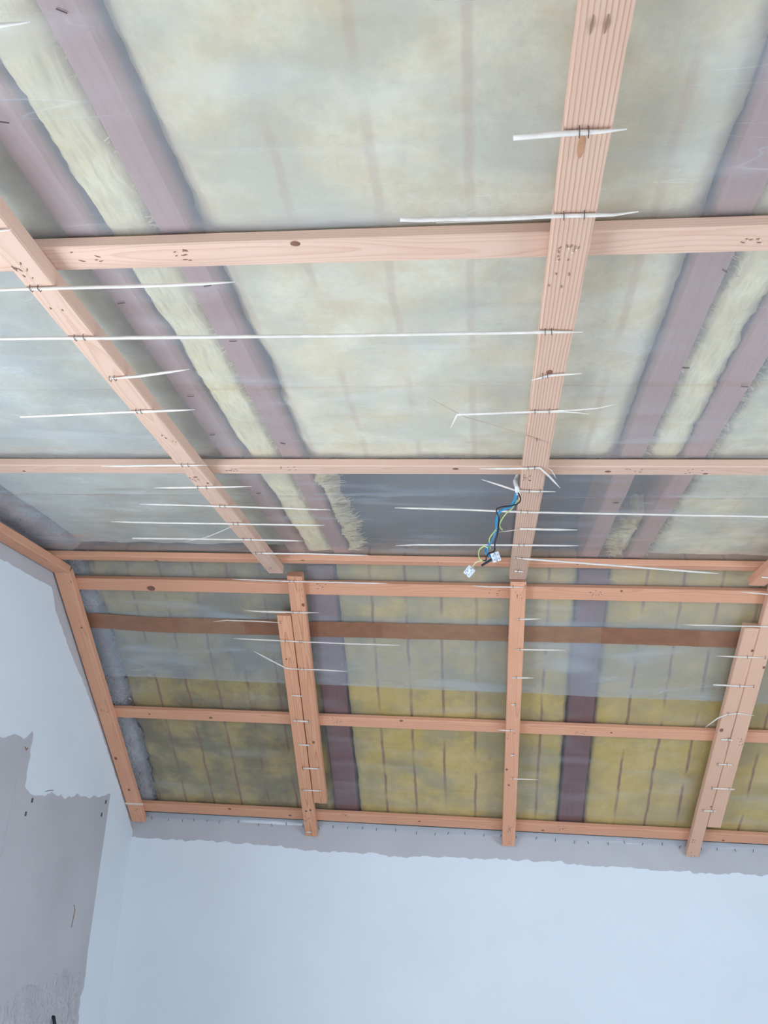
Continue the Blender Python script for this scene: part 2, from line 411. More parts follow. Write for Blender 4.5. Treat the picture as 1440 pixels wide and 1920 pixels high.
sheet_poly('paint_coat', jag(polyF, .012, .009, 2.0, keep=(0, 1, 16)), lambda a, b, t: (a, YK - t, b), .0016, M_PAINT, wall_far)

# rough unfinished plaster low on the gable wall
def grid(nx, ny, fn):
    v = [fn(i / nx, j / ny) for j in range(ny + 1) for i in range(nx + 1)]
    f = [(j * (nx + 1) + i, j * (nx + 1) + i + 1, (j + 1) * (nx + 1) + i + 1, (j + 1) * (nx + 1) + i) for j in range(ny) for i in range(nx)]
    return v, f
def rough(u, w):
    y = 2.2 + u * 1.135; z = .45 + w * .68
    edge = .70 + .28 * (y - 2.2) / 1.135
    top = max(0, min(1, (1.02 + .06 * (y - 2.7) - z + .05 * noise.noise(Vector((y * 6, z * 6, 4)))) / .15))
    side = min(1, (1 - u) * 30, u * 20)
    h = .006 + .009 * noise.noise(Vector((y * 11, z * 11, 1))) + .008 * noise.noise(Vector((y * 30, z * 22, 2))) + .006 * noise.noise(Vector((y * 75, z * 55, 5)))
    return (XW - .0015 + max(0, top * side * (h + .003)), y, z)
v, f = grid(200, 130, rough)
mesh_obj('rough_plaster', v, f, M_ROUGH, parent=wall_left, smooth=True)
# small nail heads, scratches and the hole with a cable stub in the gable wall
b = MB()
for y, z in ((2.727, 1.591), (2.702, 1.549), (3.297, 1.597), (3.277, 1.55)):
    b.box((XW, y - .003, z - .008), (XW + .003, y + .003, z + .006))
tag(b.obj('nail_heads', M_STEEL, parent=wall_left), kind='stuff')
b = MB().tube([(XW + .001, 2.80, 1.619), (XW + .002, 2.83, 1.624), (XW + .001, 2.86, 1.625)], .0012, 5)
b.tube([(XW + .001, 3.165, 1.24), (XW + .0015, 3.178, 1.22), (XW + .001, 3.172, 1.165)], .0013, 5)
b.tube([(XW + .001, 2.62, 1.75), (XW + .0015, 2.63, 1.742), (XW + .001, 2.637, 1.748)], .002, 5)
b.obj('scratch', M_MARK, parent=wall_left)
MB().tube([(XW - .03, 3.128, .90), (XW + .012, 3.125, .893), (XW + .022, 3.12, .872), (XW + .02, 3.117, .85)], .006, 8).obj('cable_stub', M_BLACK, parent=wall_left, smooth=True)
# faint board joint on the bare plaster
MB().box((XW, 2.604, 1.06), (XW + .0012, 2.607, 1.65)).obj('joint_line', M_ROUGH, parent=wall_left)

# crumbly mortar between gable wall and insulation, seen through the sheet
def mortar(s0, s1, seed):
    def fn(u, w):
        s = s0 + (s1 - s0) * w
        wd = .088 + .02 * noise.noise(Vector((s * 9, seed, 0))) + .012 * noise.noise(Vector((s * 40, seed, 3)))
        x = XW + .004 + u * wd
        t = TF + .012 + .05 * u ** 3 + .012 * abs(noise.noise(Vector((x * 60, s * 60, seed)))) + .007 * noise.noise(Vector((x * 150, s * 150, seed))) + .006 * noise.noise(Vector((x * 18, s * 18, seed + 2)))
        return (x, s, t)
    return grid(22, int((s1 - s0) * 220), fn)
inv = lambda P: P
for (s0, s1, frm) in ((-1.7, -.02, FLAT), (-.01, 1.26, SLOPE)):
    v, f = mortar(s0, s1, 3.0 + s1)
    v = [tuple(frm @ Vector(p)) for p in v]
    mesh_obj('mortar_fill', v, f, M_MORTAR, parent=wall_left)

b = MB()
rc = random.Random(5)
for _ in range(420):
    s = rc.uniform(.02, 1.24) if rc.random() < .35 else rc.uniform(.30, .68)
    c = Vector((XW + rc.uniform(.03, .125), s, TF + rc.uniform(.004, .010))); r = rc.uniform(.0012, .0042)
    n0 = len(b.v)
    for d in ((1, 0, 0), (-1, 0, 0), (0, 1, 0), (0, -1, 0), (0, 0, 1), (0, 0, -1)):
        b.v.append(tuple(SLOPE @ (c + Vector(d) * r * rc.uniform(.6, 1.3))))
    b.f += [tuple(n0 + k for k in q) for q in ((0, 2, 4), (2, 1, 4), (1, 3, 4), (3, 0, 4), (2, 0, 5), (1, 2, 5), (3, 1, 5), (0, 3, 5))]
tag(b.obj('mortar_crumbs', M_MORTAR, parent=wall_left), kind='stuff')

# ------------------------------------------------------------------ rafters and ceiling joists above the sheet
def beam(name, frame, x0, x1, s0, s1, depth, label, cat, group):
    b = MB(); n = 24
    yc = (x0 + x1) / 2; hw = (x1 - x0) / 2
    for i in range(n + 1):
        s = s0 + (s1 - s0) * i / n
        w1 = hw + .002 * noise.noise(Vector((s * 5, x0 * 9, 0))); w2 = hw + .002 * noise.noise(Vector((s * 5, x0 * 9, 7)))
        c = .004
        z0 = 0.004 + .001 * noise.noise(Vector((s * 4, x0, 3)))
        L = s - s0
        b.v += [(L, -w1 + c, z0), (L, w2 - c, z0), (L, w2, z0 + c), (L, w2, depth), (L, -w1, depth), (L, -w1, z0 + c)]
    for i in range(n):
        for k in range(6):
            a = i * 6 + k; q = i * 6 + (k + 1) % 6
            b.f.append((a, a + 6, q + 6, q))
    b.f.append(tuple(range(6))); b.f.append(tuple(n * 6 + k for k in range(6))[::-1])
    fm = frame @ Matrix.Translation((yc, s0, TF)) @ Matrix(((0, -1, 0, 0), (1, 0, 0, 0), (0, 0, 1, 0), (0, 0, 0, 1)))
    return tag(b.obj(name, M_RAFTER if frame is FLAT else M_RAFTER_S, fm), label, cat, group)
FJ = 'paired ceiling joists behind the sheet'
SB = BF - YF + .02
beam('ceiling_joist', FLAT, -.612, -.563, SB, -.03, .14, 'reddish ceiling joist behind the plastic, next to the left ceiling batten', 'joist', FJ)
beam('ceiling_joist', FLAT, -.468, -.420, SB, -.03, .14, 'reddish ceiling joist behind the plastic, right one of the left pair', 'joist', FJ)
beam('ceiling_joist', FLAT, .306, .356, SB, -.03, .14, 'reddish ceiling joist behind the plastic, left one of the right pair', 'joist', FJ)
beam('ceiling_joist', FLAT, .443, .490, SB, -.03, .14, 'reddish ceiling joist behind the plastic, rightmost in the photo', 'joist', FJ)
FR = 'rafters behind the sheet'
beam('rafter', SLOPE, -.585, -.494, .0, 1.36, .14, 'dark purplish rafter behind plastic, beside the doubled left sloping batten', 'rafter', FR)
beam('rafter', SLOPE, .314, .404, .0, 1.36, .14, 'dark purplish rafter behind plastic, right of the middle sloping batten', 'rafter', FR)

# ------------------------------------------------------------------ mineral wool
def batt(frame, x0, x1, s0, s1, t0, mat, label, rag=(.004, .004, .01, .01), bulge=.006, seed=0.0, thick=.07, res=.014, hair=None, rimw=.03, rimh=.012, left=None):
    nx = max(4, int((x1 - x0) / res)); ns = max(4, int((s1 - s0) / res))
    def fn(u, w):
        x = x0 + (x1 - x0) * u; s = s0 + (s1 - s0) * w
        e = noise.noise(Vector((s * 6.3, seed, 1))) + .5 * noise.noise(Vector((s * 19, seed, 2))) + .5 * noise.noise(Vector((s * 71, seed, 3)))
        e2 = noise.noise(Vector((s * 6.3, seed, 5))) + .5 * noise.noise(Vector((s * 19, seed, 6))) + .5 * noise.noise(Vector((s * 71, seed, 7)))
        e3 = noise.noise(Vector((x * 16, seed, 8))) + .6 * noise.noise(Vector((x * 50, seed, 9)))
        x += (1 - u) ** 4 * rag[0] * (e + .2) * 1.5 - u ** 4 * rag[1] * (e2 + .2) * 1.5
        s += (1 - w) ** 4 * rag[2] * e3 - w ** 4 * rag[3] * e3
        if left: x += (1 - u) ** 3 * left(s)
        rim = min(1, min(u, 1 - u) * (x1 - x0) / rimw, min(w, 1 - w) * (s1 - s0) / .03)
        t = t0 + (1 - rim) ** 2 * rimh + bulge * noise.noise(Vector((x * 7, s * 7, seed))) + .5 * bulge * noise.noise(Vector((x * 22, s * 22, seed + 1)))
        return (x, s, max(t, TF + .006))
    v, f = grid(nx, ns, fn)
    # skirt so that the batt has thickness
    ring = [i for i in range(nx + 1)] + [(j) * (nx + 1) + nx for j in range(1, ns + 1)] + [ns * (nx + 1) + i for i in range(nx - 1, -1, -1)] + [j * (nx + 1) for j in range(ns - 1, 0, -1)]
    n0 = len(v)
    for i in ring: v.append((v[i][0], v[i][1], t0 + thick))
    R_ = len(ring)
    for k in range(R_):
        f.append((ring[k], n0 + k, n0 + (k + 1) % R_, ring[(k + 1) % R_]))
    f.append(tuple(n0 + k for k in range(R_)))
    o = mesh_obj('insulation_batt', v, f, mat, frame, smooth=True)
    if hair:
        # loose fibres sticking out along the torn edge
        hb = MB(); rnd = random.Random(int(seed * 10))
        for _ in range(hair[1]):
            w = rnd.random(); side = hair[0]
            if len(hair) > 2: w = min(.999, max(0, rnd.gauss(rnd.choice(hair[2]), .05)))
            j = int(w * ns)
            if side in 'LR':
                p = Vector(v[j * (nx + 1) + (0 if side == 'L' else nx)]); d = Vector((-1 if side == 'L' else 1, rnd.uniform(-.9, .9), 0))
            else:
                p = Vector(v[(0 if side == 'N' else ns * (nx + 1)) + int(w * nx)]); d = Vector((rnd.uniform(-.9, .9), -1 if side == 'N' else 1, 0))
            p.z = rnd.uniform(TF + .008, t0 + .02); ln = rnd.uniform(.006, .026) * (1.0 if len(hair) < 4 else hair[3] * rnd.uniform(.4, 1)); p -= d * .008; hr = 1 if len(hair) < 4 else 2.0
            q = p + d * ln * .6 + Vector((0, rnd.uniform(-.004, .004), rnd.uniform(0, .004))); e_ = p + d * ln + Vector((rnd.uniform(-.005, .005), rnd.uniform(-.006, .006), rnd.uniform(0, .008)))
            hb.tube([p, q, e_], [.0010 * hr, .0008 * hr, .0003], 3, False)
        tag(hb.obj('wool_fibres', mat, parent=o), kind='stuff')
    return tag(o, label, 'insulation', 'mineral wool batts')
W_CENTRE = wool('wool_centre', -.020, .4, (0.84, 0.67, 0.38), (0.92, 0.81, 0.58), (0.62, 0.55, 0.40), .6, .1240, .006, linec=(0.62, 0.38, 0.24))
W_LEFT = wool('wool_left', -.87, .0, (0.62, 0.54, 0.38), (0.70, 0.65, 0.52), (0.48, 0.45, 0.37), .6)
W_GAP = wool('wool_gap', .0, .0, (0.85, 0.69, 0.35), (0.92, 0.80, 0.52), (0.62, 0.50, 0.30), .35, fibre=.5)
W_RIGHT = wool('wool_right', .526, .12, (0.76, 0.61, 0.34), (0.84, 0.73, 0.50), (0.50, 0.45, 0.32), .75)
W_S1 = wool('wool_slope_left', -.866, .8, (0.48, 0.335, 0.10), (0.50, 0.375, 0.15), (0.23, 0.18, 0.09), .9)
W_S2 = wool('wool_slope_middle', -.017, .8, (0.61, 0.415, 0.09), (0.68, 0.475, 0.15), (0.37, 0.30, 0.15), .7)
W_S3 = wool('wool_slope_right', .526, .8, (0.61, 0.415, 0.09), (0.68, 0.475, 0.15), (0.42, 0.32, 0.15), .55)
batt(FLAT, -1.335, -.615, SB, -.815, .036, W_LEFT, 'pale grey-yellow wool panel left of the left ceiling batten', seed=1.1)
batt(FLAT, -1.325, -.615, -.785, -.11, .045, W_LEFT, 'grey wool strip in left corner between second and third cross battens', seed=2.1)
batt(FLAT, -.557, -.468, SB, -.09, .033, W_GAP, 'narrow fluffy yellow wool strip between the left pair of joists', rag=(.005, .006, .01, .01), bulge=.007, seed=3.1, res=.006, rimw=.022, rimh=.014, hair=('R', 500))
batt(FLAT, -.419, .303, SB, -.80, .034, W_CENTRE, 'wide pale yellow wool panel between the joist pairs', rag=(.004, .003, .01, .03), seed=4.1, rimw=.05, rimh=.03, left=lambda s: .005 if s < -1.68 else (.004 * (1 + math.sin(s * 9)) if s < -1.1 else -.003))
batt(FLAT, -.417, -.392, -.79, -.12, .037, W_GAP, 'torn yellow wool tuft beside the dark gap by the left joists', rag=(.004, .016, .02, .02), seed=5.1, res=.005, rimw=.012, hair=('R', 1300, (.05, .12, .5, .62, .72, .95), 2.2))
batt(FLAT, .359, .441, SB, -.80, .034, W_GAP, 'narrow yellow wool strip between the right pair of joists', rag=(.012, .006, .01, .03), bulge=.008, seed=6.1, res=.007, hair=('L', 700))
batt(FLAT, .395, .441, -.42, -.09, .045, W_GAP, 'small greyish wool remnant between the right joists near the fold', rag=(.025, .004, .05, .02), seed=7.1, res=.005, rimw=.02, hair=('L', 900, (.15, .35, .6, .85), 2.0))
batt(FLAT, .493, 1.25, SB, -.10, .036, W_RIGHT, 'pale wool panel at the right edge of flat ceiling', rag=(.012, .004, .01, .01), seed=8.1, hair=('L', 1200, (.55, .68, .8, .93), 1.2))
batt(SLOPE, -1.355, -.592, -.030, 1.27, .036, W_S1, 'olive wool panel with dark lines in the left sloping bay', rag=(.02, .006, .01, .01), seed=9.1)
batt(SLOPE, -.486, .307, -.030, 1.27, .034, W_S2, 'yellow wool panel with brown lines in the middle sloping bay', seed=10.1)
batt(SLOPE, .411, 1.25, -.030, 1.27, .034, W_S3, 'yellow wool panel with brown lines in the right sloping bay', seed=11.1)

# ------------------------------------------------------------------ plastic sheets
DL = TF * math.tan(A / 2)
def path(s, t=TF):
    """point of the sheet: flat, then slope, then down the knee wall"""
    if s < DL: return Vector((0, YF + s, ZC + t)), Vector((0, 0, 1))
    s2 = s - 2 * DL
    p = Vector((0, YF, ZC)) + SO * t + SD * s2
    if p.y <= YK - .006: return p, SO
    over = (p.y - (YK - .006)) / SD.y
    q = Vector((0, YK - .006, p.z + over * math.sin(A)))
    return Vector((0, YK - .006, q.z - over)), Vector((0, 1, 0))
cross = [(-1.6565, -1.6036), (-.8655, -.8177), (-.1204, -.0753), (.0504, .1007), (.6646, .7125), (1.2038, 1.2534)]
def sheet(name, mat, x0, x1, s_list, edge, label, creases=(), dt=0.0, seed=0.0):
    xs = [x0 + (x1 - x0) * i / int((x1 - x0) / .014) for i in range(int((x1 - x0) / .014) + 1)]
    v = []; n = len(xs)
    for s in s_list:
        hold = min([0 if a - .004 <= s <= b + .004 else min(abs(s - a), abs(s - b)) for a, b in cross])
        k = min(1, hold / .06)
        for x in xs:
            ss = s + edge(x, s)
            p, nrm = path(ss)
            w = .0022 * noise.noise(Vector((x * 5 + s * 3, s * 11, seed))) + .0012 * noise.noise(Vector((x * 17 - s * 9, s * 19, seed + 2)))
            w = k * w + .0004
            for cs, ca in creases:
                dd = abs(s - (cs))
                if dd < .006: w -= ca * (1 - dd / .006)
            p = p + nrm * (w + dt); p.x = x
            v.append(tuple(p))
    f = [(j * n + i, j * n + i + 1, (j + 1) * n + i + 1, (j + 1) * n + i) for j in range(len(s_list) - 1) for i in range(n - 1)]
    o = mesh_obj(name, v, f, mat, IDENT, smooth=True)
    return tag(o, label, 'plastic sheet', 'clear vapour barrier sheets')
def srange(a, b, st, extra=()):
    n = int((b - a) / st); l = [a + (b - a) * i / n for i in range(n + 1)]
    for c in extra: l += [c - .006, c - .003, c, c + .003, c + .006]
    return sorted(set(l))
cre = (-1.205, -.628)
def edgeA(x, s):
    return (max(0, (s - .3) / .24)) * (.012 * (x + .3) + .008 * noise.noise(Vector((x * 3, 1, 1)))) + (.006 * noise.noise(Vector((x * 2.2, s, 3))) if s < -.1 else 0)
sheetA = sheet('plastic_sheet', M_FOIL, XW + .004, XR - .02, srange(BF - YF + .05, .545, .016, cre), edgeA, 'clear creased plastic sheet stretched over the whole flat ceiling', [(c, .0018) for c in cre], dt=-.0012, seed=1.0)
def edgeB(x, s):
    return (max(0, (s - 1.29) / .05)) * (.012 * noise.noise(Vector((x * 5, 1, 1))) + .006 * noise.noise(Vector((x * 21, 1, 1))))
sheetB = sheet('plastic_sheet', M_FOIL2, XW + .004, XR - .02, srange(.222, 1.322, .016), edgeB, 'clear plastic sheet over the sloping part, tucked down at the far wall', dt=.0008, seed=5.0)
# staples along the lower edge of the sheet, and a few scattered on the joists
b = MB()
x = -1.38
while x < 1.6:
    z = 1.538 + random.uniform(-.006, .006); a = random.uniform(-.4, .6)
    b.tube([(x, YK - .008, z), (x + .011 * math.sin(a), YK - .0085, z + .011 * math.cos(a))], .0011, 4)
    x += random.uniform(.05, .085)
o = b.obj('staples', M_STEEL, parent=sheetB); tag(o, kind='stuff')
b = MB()
for x, y in ((-.445, .58), (-.59, .72), (-.44, 1.06), (-.60, 1.10), (-.445, 1.22), (-.59, 1.42), (-.60, 1.60), (-.45, 1.64), (.345, 1.05), (.35, 1.33), (.47, 1.40), (.33, 2.0), (-.585, 1.95), (.335, .66)):
    a = random.uniform(-.5, .9)
    b.tube([(x, y, ZC + TF - .0022), (x + .013 * math.cos(a), y + .009 * math.sin(a), ZC + TF - .0022)], .0010, 4)
o = b.obj('staples', M_STEEL, parent=sheetA); tag(o, kind='stuff')

# brown parcel tape over the sheet joint
tape = empty('adhesive_tape', SLOPE, (-.1, .26, TF))
tag(tape, 'brown adhesive tape strip running across the sloping plastic sheets', 'tape')
tx = [(-1.41, -1.05), (-1.07, -.83), (-.85, -.63), (-.66, -.34), (-.36, -.24), (-.26, .10), (.08, .42), (.40, .72), (.70, 1.05), (1.03, 1.6)]
for i, (a, c) in enumerate(tx):
    nn = 14; v = []
    tilt = random.uniform(-.004, .004)
    for k in range(nn + 1):
        x = a + (c - a) * k / nn
        mid = .262 + .010 * noise.noise(Vector((x * 1.3, 2, 0))) + .001 * noise.noise(Vector((x * 14, 7, 0))) + tilt * (k / nn - .5) - .06 * max(0, -1.15 - x)
        up = .034 + .0015 * noise.noise(Vector((x * 30, 1, i))); dn = .034 + .002 * noise.noise(Vector((x * 26, 5, i)))
        jut = .004 * math.sin(k * 3.1) if k in (0, nn) else 0
        tt = TF - .0034 - .0003 * (i % 2) + .0008 * noise.noise(Vector((x * 20, 3, 0)))
        for q in range(5):
            v.append((x + jut * (q % 2), mid - up + (up + dn) * q / 4, tt + .0006 * noise.noise(Vector((x * 40, q, 1)))))
    f = [(k * 5 + q, k * 5 + q + 1, (k + 1) * 5 + q + 1, (k + 1) * 5 + q) for k in range(nn) for q in range(4)]
    mesh_obj('tape_piece', v, f, M_TAPES[(i * 2 + i // 3) % 3], parent=tape)

# ------------------------------------------------------------------ data measured on the two planes: (x, s), s < 0 flat ceiling, s > 0 down the slope
REEDS=[
('left ceiling','F','thick frayed',[(-0.664,-2.023),(-0.516,-2.032),(-0.464,-2.034),(-0.448,-2.035)],[(-0.64,-2.024)],7),
('left ceiling','F','short',[(-0.718,-1.731),(-0.654,-1.733),(-0.637,-1.735)],[(-0.663,-1.732)],5),
('left ceiling','F','long pointed',[(-0.782,-1.602),(-0.666,-1.603),(-0.493,-1.603),(-0.411,-1.605),(-0.362,-1.607)],[(-0.679,-1.603),(-0.666,-1.603)],5.5),
('left and middle ceiling','F','longest',[(-0.864,-1.47),(-0.666,-1.467),(-0.262,-1.461),(0.102,-1.461),(0.153,-1.459)],[(-0.674,-1.467),(-0.658,-1.468),(0.095,-1.461),(0.105,-1.461)],6),
('left ceiling','F','short tapering',[(-0.676,-1.331),(-0.616,-1.339),(-0.514,-1.361)],[(-0.673,-1.33),(-0.663,-1.332)],6),
('left ceiling','F','blunt thick',[(-0.928,-1.182),(-0.671,-1.202),(-0.555,-1.208)],[(-0.674,-1.203),(-0.665,-1.202)],5.5),
('left ceiling','F','pale thin-tailed',[(-0.869,-0.932),(-0.778,-0.936),(-0.616,-0.939)],[(-0.674,-0.939),(-0.659,-0.939)],5),
('left ceiling','F','straight double-pointed',[(-0.792,-0.8),(-0.669,-0.806),(-0.546,-0.813)],[(-0.681,-0.805),(-0.659,-0.805)],5),
('left ceiling','F','slender',[(-0.873,-0.689),(-0.661,-0.678),(-0.381,-0.658)],[(-0.664,-0.678),(-0.651,-0.678)],5),
('left ceiling','F','long split',[(-1.012,-0.551),(-0.873,-0.546),(-0.657,-0.544),(-0.419,-0.539)],[(-0.667,-0.544),(-0.654,-0.544)],5.5),
('left ceiling','F','torn curling fibre of',[(-0.666,-0.531),(-0.728,-0.471),(-0.788,-0.417),(-0.866,-0.375)],[],2.5),
('left ceiling','F','blunt straight',[(-1.009,-0.408),(-0.663,-0.41),(-0.504,-0.404)],[(-0.675,-0.412),(-0.654,-0.408)],5.5),
('left ceiling','F','one-sided',[(-0.681,-0.28),(-0.542,-0.282),(-0.334,-0.276)],[(-0.673,-0.281),(-0.655,-0.282)],5),
('middle ceiling','F','short thick cut',[(0.031,-1.858),(0.088,-1.861),(0.128,-1.862),(0.154,-1.864)],[(0.103,-1.862),(0.113,-1.861)],7),
('middle ceiling','F','long blunt-ended',[(-0.108,-1.73),(-0.081,-1.727),(0.107,-1.726),(0.16,-1.725),(0.19,-1.73)],[(0.099,-1.726),(0.124,-1.726)],6),
('middle ceiling','F','short splinter of',[(0.083,-1.309),(0.112,-1.325),(0.139,-1.328),(0.166,-1.331)],[(0.101,-1.323),(0.109,-1.325)],5),
('middle ceiling','F','snapped hooked',[(-0.063,-1.122),(-0.048,-1.181),(0.093,-1.191),(0.152,-1.192),(0.196,-1.181)],[(0.096,-1.191),(0.122,-1.192)],5),
('middle ceiling','F','forked upper prong of',[(0.128,-1.194),(0.171,-1.196),(0.208,-1.202),(0.241,-1.218)],[],3.5),
('middle ceiling','F','hair-thin slanting',[(-0.102,-1.25),(-0.036,-1.17),(0.046,-1.114),(0.134,-1.048)],[(0.108,-1.065)],2.2),
('middle ceiling','F','pointed drooping',[(-0.006,-0.922),(0.098,-0.925),(0.122,-0.929),(0.146,-0.881),(0.176,-0.813)],[(0.098,-0.925),(0.112,-0.926)],5),
('middle ceiling','F','tiny drooping chip of',[(0.139,-0.926),(0.149,-0.911),(0.163,-0.866)],[],2.5),
('middle ceiling','F','kinked',[(-0.002,-0.862),(0.037,-0.83),(0.078,-0.795),(0.117,-0.792),(0.168,-0.79)],[(0.108,-0.792),(0.133,-0.793)],5),
('middle ceiling','F','longest rightward',[(-0.216,-0.677),(-0.058,-0.669),(0.106,-0.654),(0.509,-0.642),(0.732,-0.636)],[(0.095,-0.657),(0.111,-0.654)],5.5),
('middle ceiling','F','blunt short',[(0.098,-0.53),(0.174,-0.528),(0.246,-0.526)],[(0.119,-0.526)],6.5),
('middle ceiling','F','torn thin fibre of',[(0.044,-0.494),(0.1,-0.521)],[],2.2),
('middle ceiling','F','chisel-ended straight',[(-0.243,-0.372),(-0.177,-0.384),(0.112,-0.392),(0.263,-0.393)],[(0.102,-0.391),(0.115,-0.392)],5.5),
('middle ceiling','F','slanting',[(0.092,-0.276),(0.118,-0.267),(0.43,-0.204),(0.696,-0.148)],[(0.098,-0.272),(0.116,-0.267)],6.5),
('middle ceiling','F','tiny stub of',[(0.1,-0.137),(0.126,-0.133)],[(0.11,-0.135)],6),
('right ceiling','F','barely showing stub of',[(0.826,-0.116),(0.853,-0.112),(0.922,-0.111)],[(0.855,-0.112)],5),
('left sloping','S','long thin',[(-0.827,0.02),(-0.627,0.024),(-0.304,0.025)],[(-0.631,0.024),(-0.616,0.024)],5),
('left sloping','S','splintered',[(-0.805,0.149),(-0.762,0.152),(-0.623,0.153),(-0.544,0.153)],[(-0.633,0.153),(-0.612,0.152)],6),
('left sloping','S','left-pointing',[(-0.921,0.203),(-0.872,0.195),(-0.768,0.196),(-0.679,0.2)],[(-0.683,0.2)],4),
('left sloping','S','long crossing',[(-0.861,0.275),(-0.628,0.281),(-0.46,0.284),(-0.275,0.285)],[(-0.675,0.28),(-0.624,0.282),(-0.617,0.282)],5),
('left sloping','S','bent upward',[(-0.796,0.33),(-0.69,0.403),(-0.671,0.407),(-0.565,0.407),(-0.468,0.411)],[(-0.636,0.405),(-0.623,0.407)],5),
('left sloping','S','broken-off stub of',[(-0.681,0.532),(-0.644,0.536)],[(-0.648,0.536)],6),
('left sloping','S','stub-like piece of',[(-0.69,0.66),(-0.629,0.662)],[(-0.675,0.659),(-0.631,0.663)],7),
('left sloping','S','small stub of',[(-0.683,0.785),(-0.638,0.785)],[(-0.64,0.785)],6),
('left sloping','S','wide stub of',[(-0.68,0.912),(-0.615,0.911)],[(-0.68,0.912),(-0.617,0.911)],6),
('left sloping','S','wide lower stub of',[(-0.697,1.037),(-0.62,1.037)],[(-0.695,1.036),(-0.625,1.038)],6),
('left sloping','S','lowest tiny stub of',[(-0.706,1.288),(-0.682,1.288)],[(-0.684,1.288)],7),
('middle sloping','S','thin left-pointing',[(-0.031,0.028),(0.021,0.031),(0.106,0.03),(0.144,0.029)],[(0.1,0.029),(0.139,0.029)],5),
('middle sloping','S','short right-pointing',[(0.109,0.16),(0.144,0.159),(0.192,0.156)],[(0.123,0.16)],6),
('middle sloping','S','longer right-pointing',[(0.109,0.29),(0.148,0.288),(0.28,0.286)],[(0.13,0.289)],6),
('middle sloping','S','short blunt',[(0.107,0.416),(0.181,0.413)],[(0.122,0.415)],6),
('middle sloping','S','tiny stub of',[(0.106,0.541),(0.123,0.54)],[(0.121,0.54)],7),
('middle sloping','S','short left-pointing',[(0.06,0.666),(0.104,0.668),(0.125,0.667)],[(0.108,0.668)],6),
('middle sloping','S','dot-like stub of',[(0.111,0.793),(0.126,0.792)],[(0.122,0.792)],7),
('middle sloping','S','thin-tailed',[(0.108,0.918),(0.13,0.918),(0.218,0.917)],[(0.122,0.917)],5),
('right sloping','S','short topmost',[(0.794,0.032),(0.882,0.039),(0.962,0.043)],[(0.908,0.039)],5),
('right sloping','S','long thin',[(0.643,0.166),(0.693,0.167),(0.905,0.166),(0.969,0.166)],[(0.924,0.166)],5),
('right sloping','S','left-pointing',[(0.764,0.293),(0.861,0.294),(0.922,0.294)],[(0.863,0.294),(0.919,0.294)],5.5),
('right sloping','S','blunt left-pointing',[(0.774,0.418),(0.865,0.42),(0.912,0.419)],[(0.859,0.419),(0.904,0.42)],6),
('right sloping','S','bowed',[(0.776,0.616),(0.81,0.571),(0.837,0.55),(0.876,0.543),(0.928,0.552)],[(0.841,0.547),(0.869,0.543)],5.5),
('right sloping','S','pale stub of',[(0.837,0.669),(0.876,0.67)],[(0.86,0.668)],7),
('right sloping','S','small stub of',[(0.843,0.794),(0.894,0.794)],[(0.845,0.794),(0.875,0.792)],6),
('right sloping','S','pointed stub of',[(0.841,0.919),(0.889,0.919),(0.921,0.919)],[(0.842,0.919),(0.902,0.918)],6),
('right sloping','S','lowest stub of',[(0.826,1.042),(0.875,1.041)],[(0.828,1.042),(0.864,1.042)],6),
]
MARKS={
'T1':[(-0.582,-1.634,6),(-0.44,-1.633,9),(0.352,-1.624,5)],
'L':[(-0.67,-1.642,9),(-0.673,-1.53,2),(-0.655,-1.072,5),(-0.672,-0.857,8),(-0.675,-0.107,6)],
'M':[(0.112,-1.648,10),(0.105,-1.591,4),(0.095,-0.865,10),(0.111,-0.136,9)],
'T2':[(-0.595,-0.845,7),(-0.45,-0.855,6),(0.334,-0.841,6),(0.467,-0.839,5)],
'T3':[(-0.137,-0.139,3),(0.307,-0.146,3)],
'S1':[(-0.536,0.062,7),(0.039,0.078,6),(0.366,0.074,9)],
'S2':[(-0.532,0.682,9),(0.359,0.694,7)],
'S3':[(-0.537,1.216,8),(0.326,1.221,8),(-1.051,1.217,3)],
'G':[(-1.401,0.06,5),(-1.437,0.395,2),(-1.424,0.66,5),(-1.424,1.218,6)],
'NL1':[(-0.6,0.069,4)],
'NL2':[(-0.695,1.217,8)],
'N':[(0.12,0.06,7),(0.11,0.698,3),(0.113,1.21,9),(0.111,1.291,3)],
'Q2':[(0.863,0.681,7),(0.821,1.217,6),(0.822,1.3,3)],
'Q1':[(0.904,0.682,6)],
}
KNOTS={
'T1':[(-0.265,-1.654,5)],
'T2':[(-1.119,-0.831,3),(-0.061,-0.851,5),(0.28,-0.838,5),(0.494,-0.827,4)],
'T3':[(-1.064,-0.084,5),(-0.567,-0.128,5)],
'S1':[(-1.133,0.087,10),(0.446,0.06,3)],
'S2':[(-1.021,0.694,5),(-1.263,0.687,3),(-0.29,0.656,5),(0.468,0.69,3)],
'S3':[(-1.026,1.205,5),(-0.773,1.231,5),(-0.241,1.225,4),(0.25,1.24,4),(0.938,1.243,4)],
'G':[(-1.414,0.247,3),(-1.439,0.91,6),(-1.424,1.091,5)],
'NL1':[(-0.593,0.123,5),(-0.625,0.773,5)],
'NL2':[(-0.682,0.365,3),(-0.694,1.165,4),(-0.676,1.158,4)],
'N':[(0.099,0.873,4),(0.109,0.957,4)],
'Q2':[(0.879,0.269,4),(0.833,0.629,6),(0.868,1.022,3)],
'Q1':[(0.931,0.339,4)],
'L':[(-0.651,-0.825,3)],
'M':[(0.112,-1.332,5)],
}
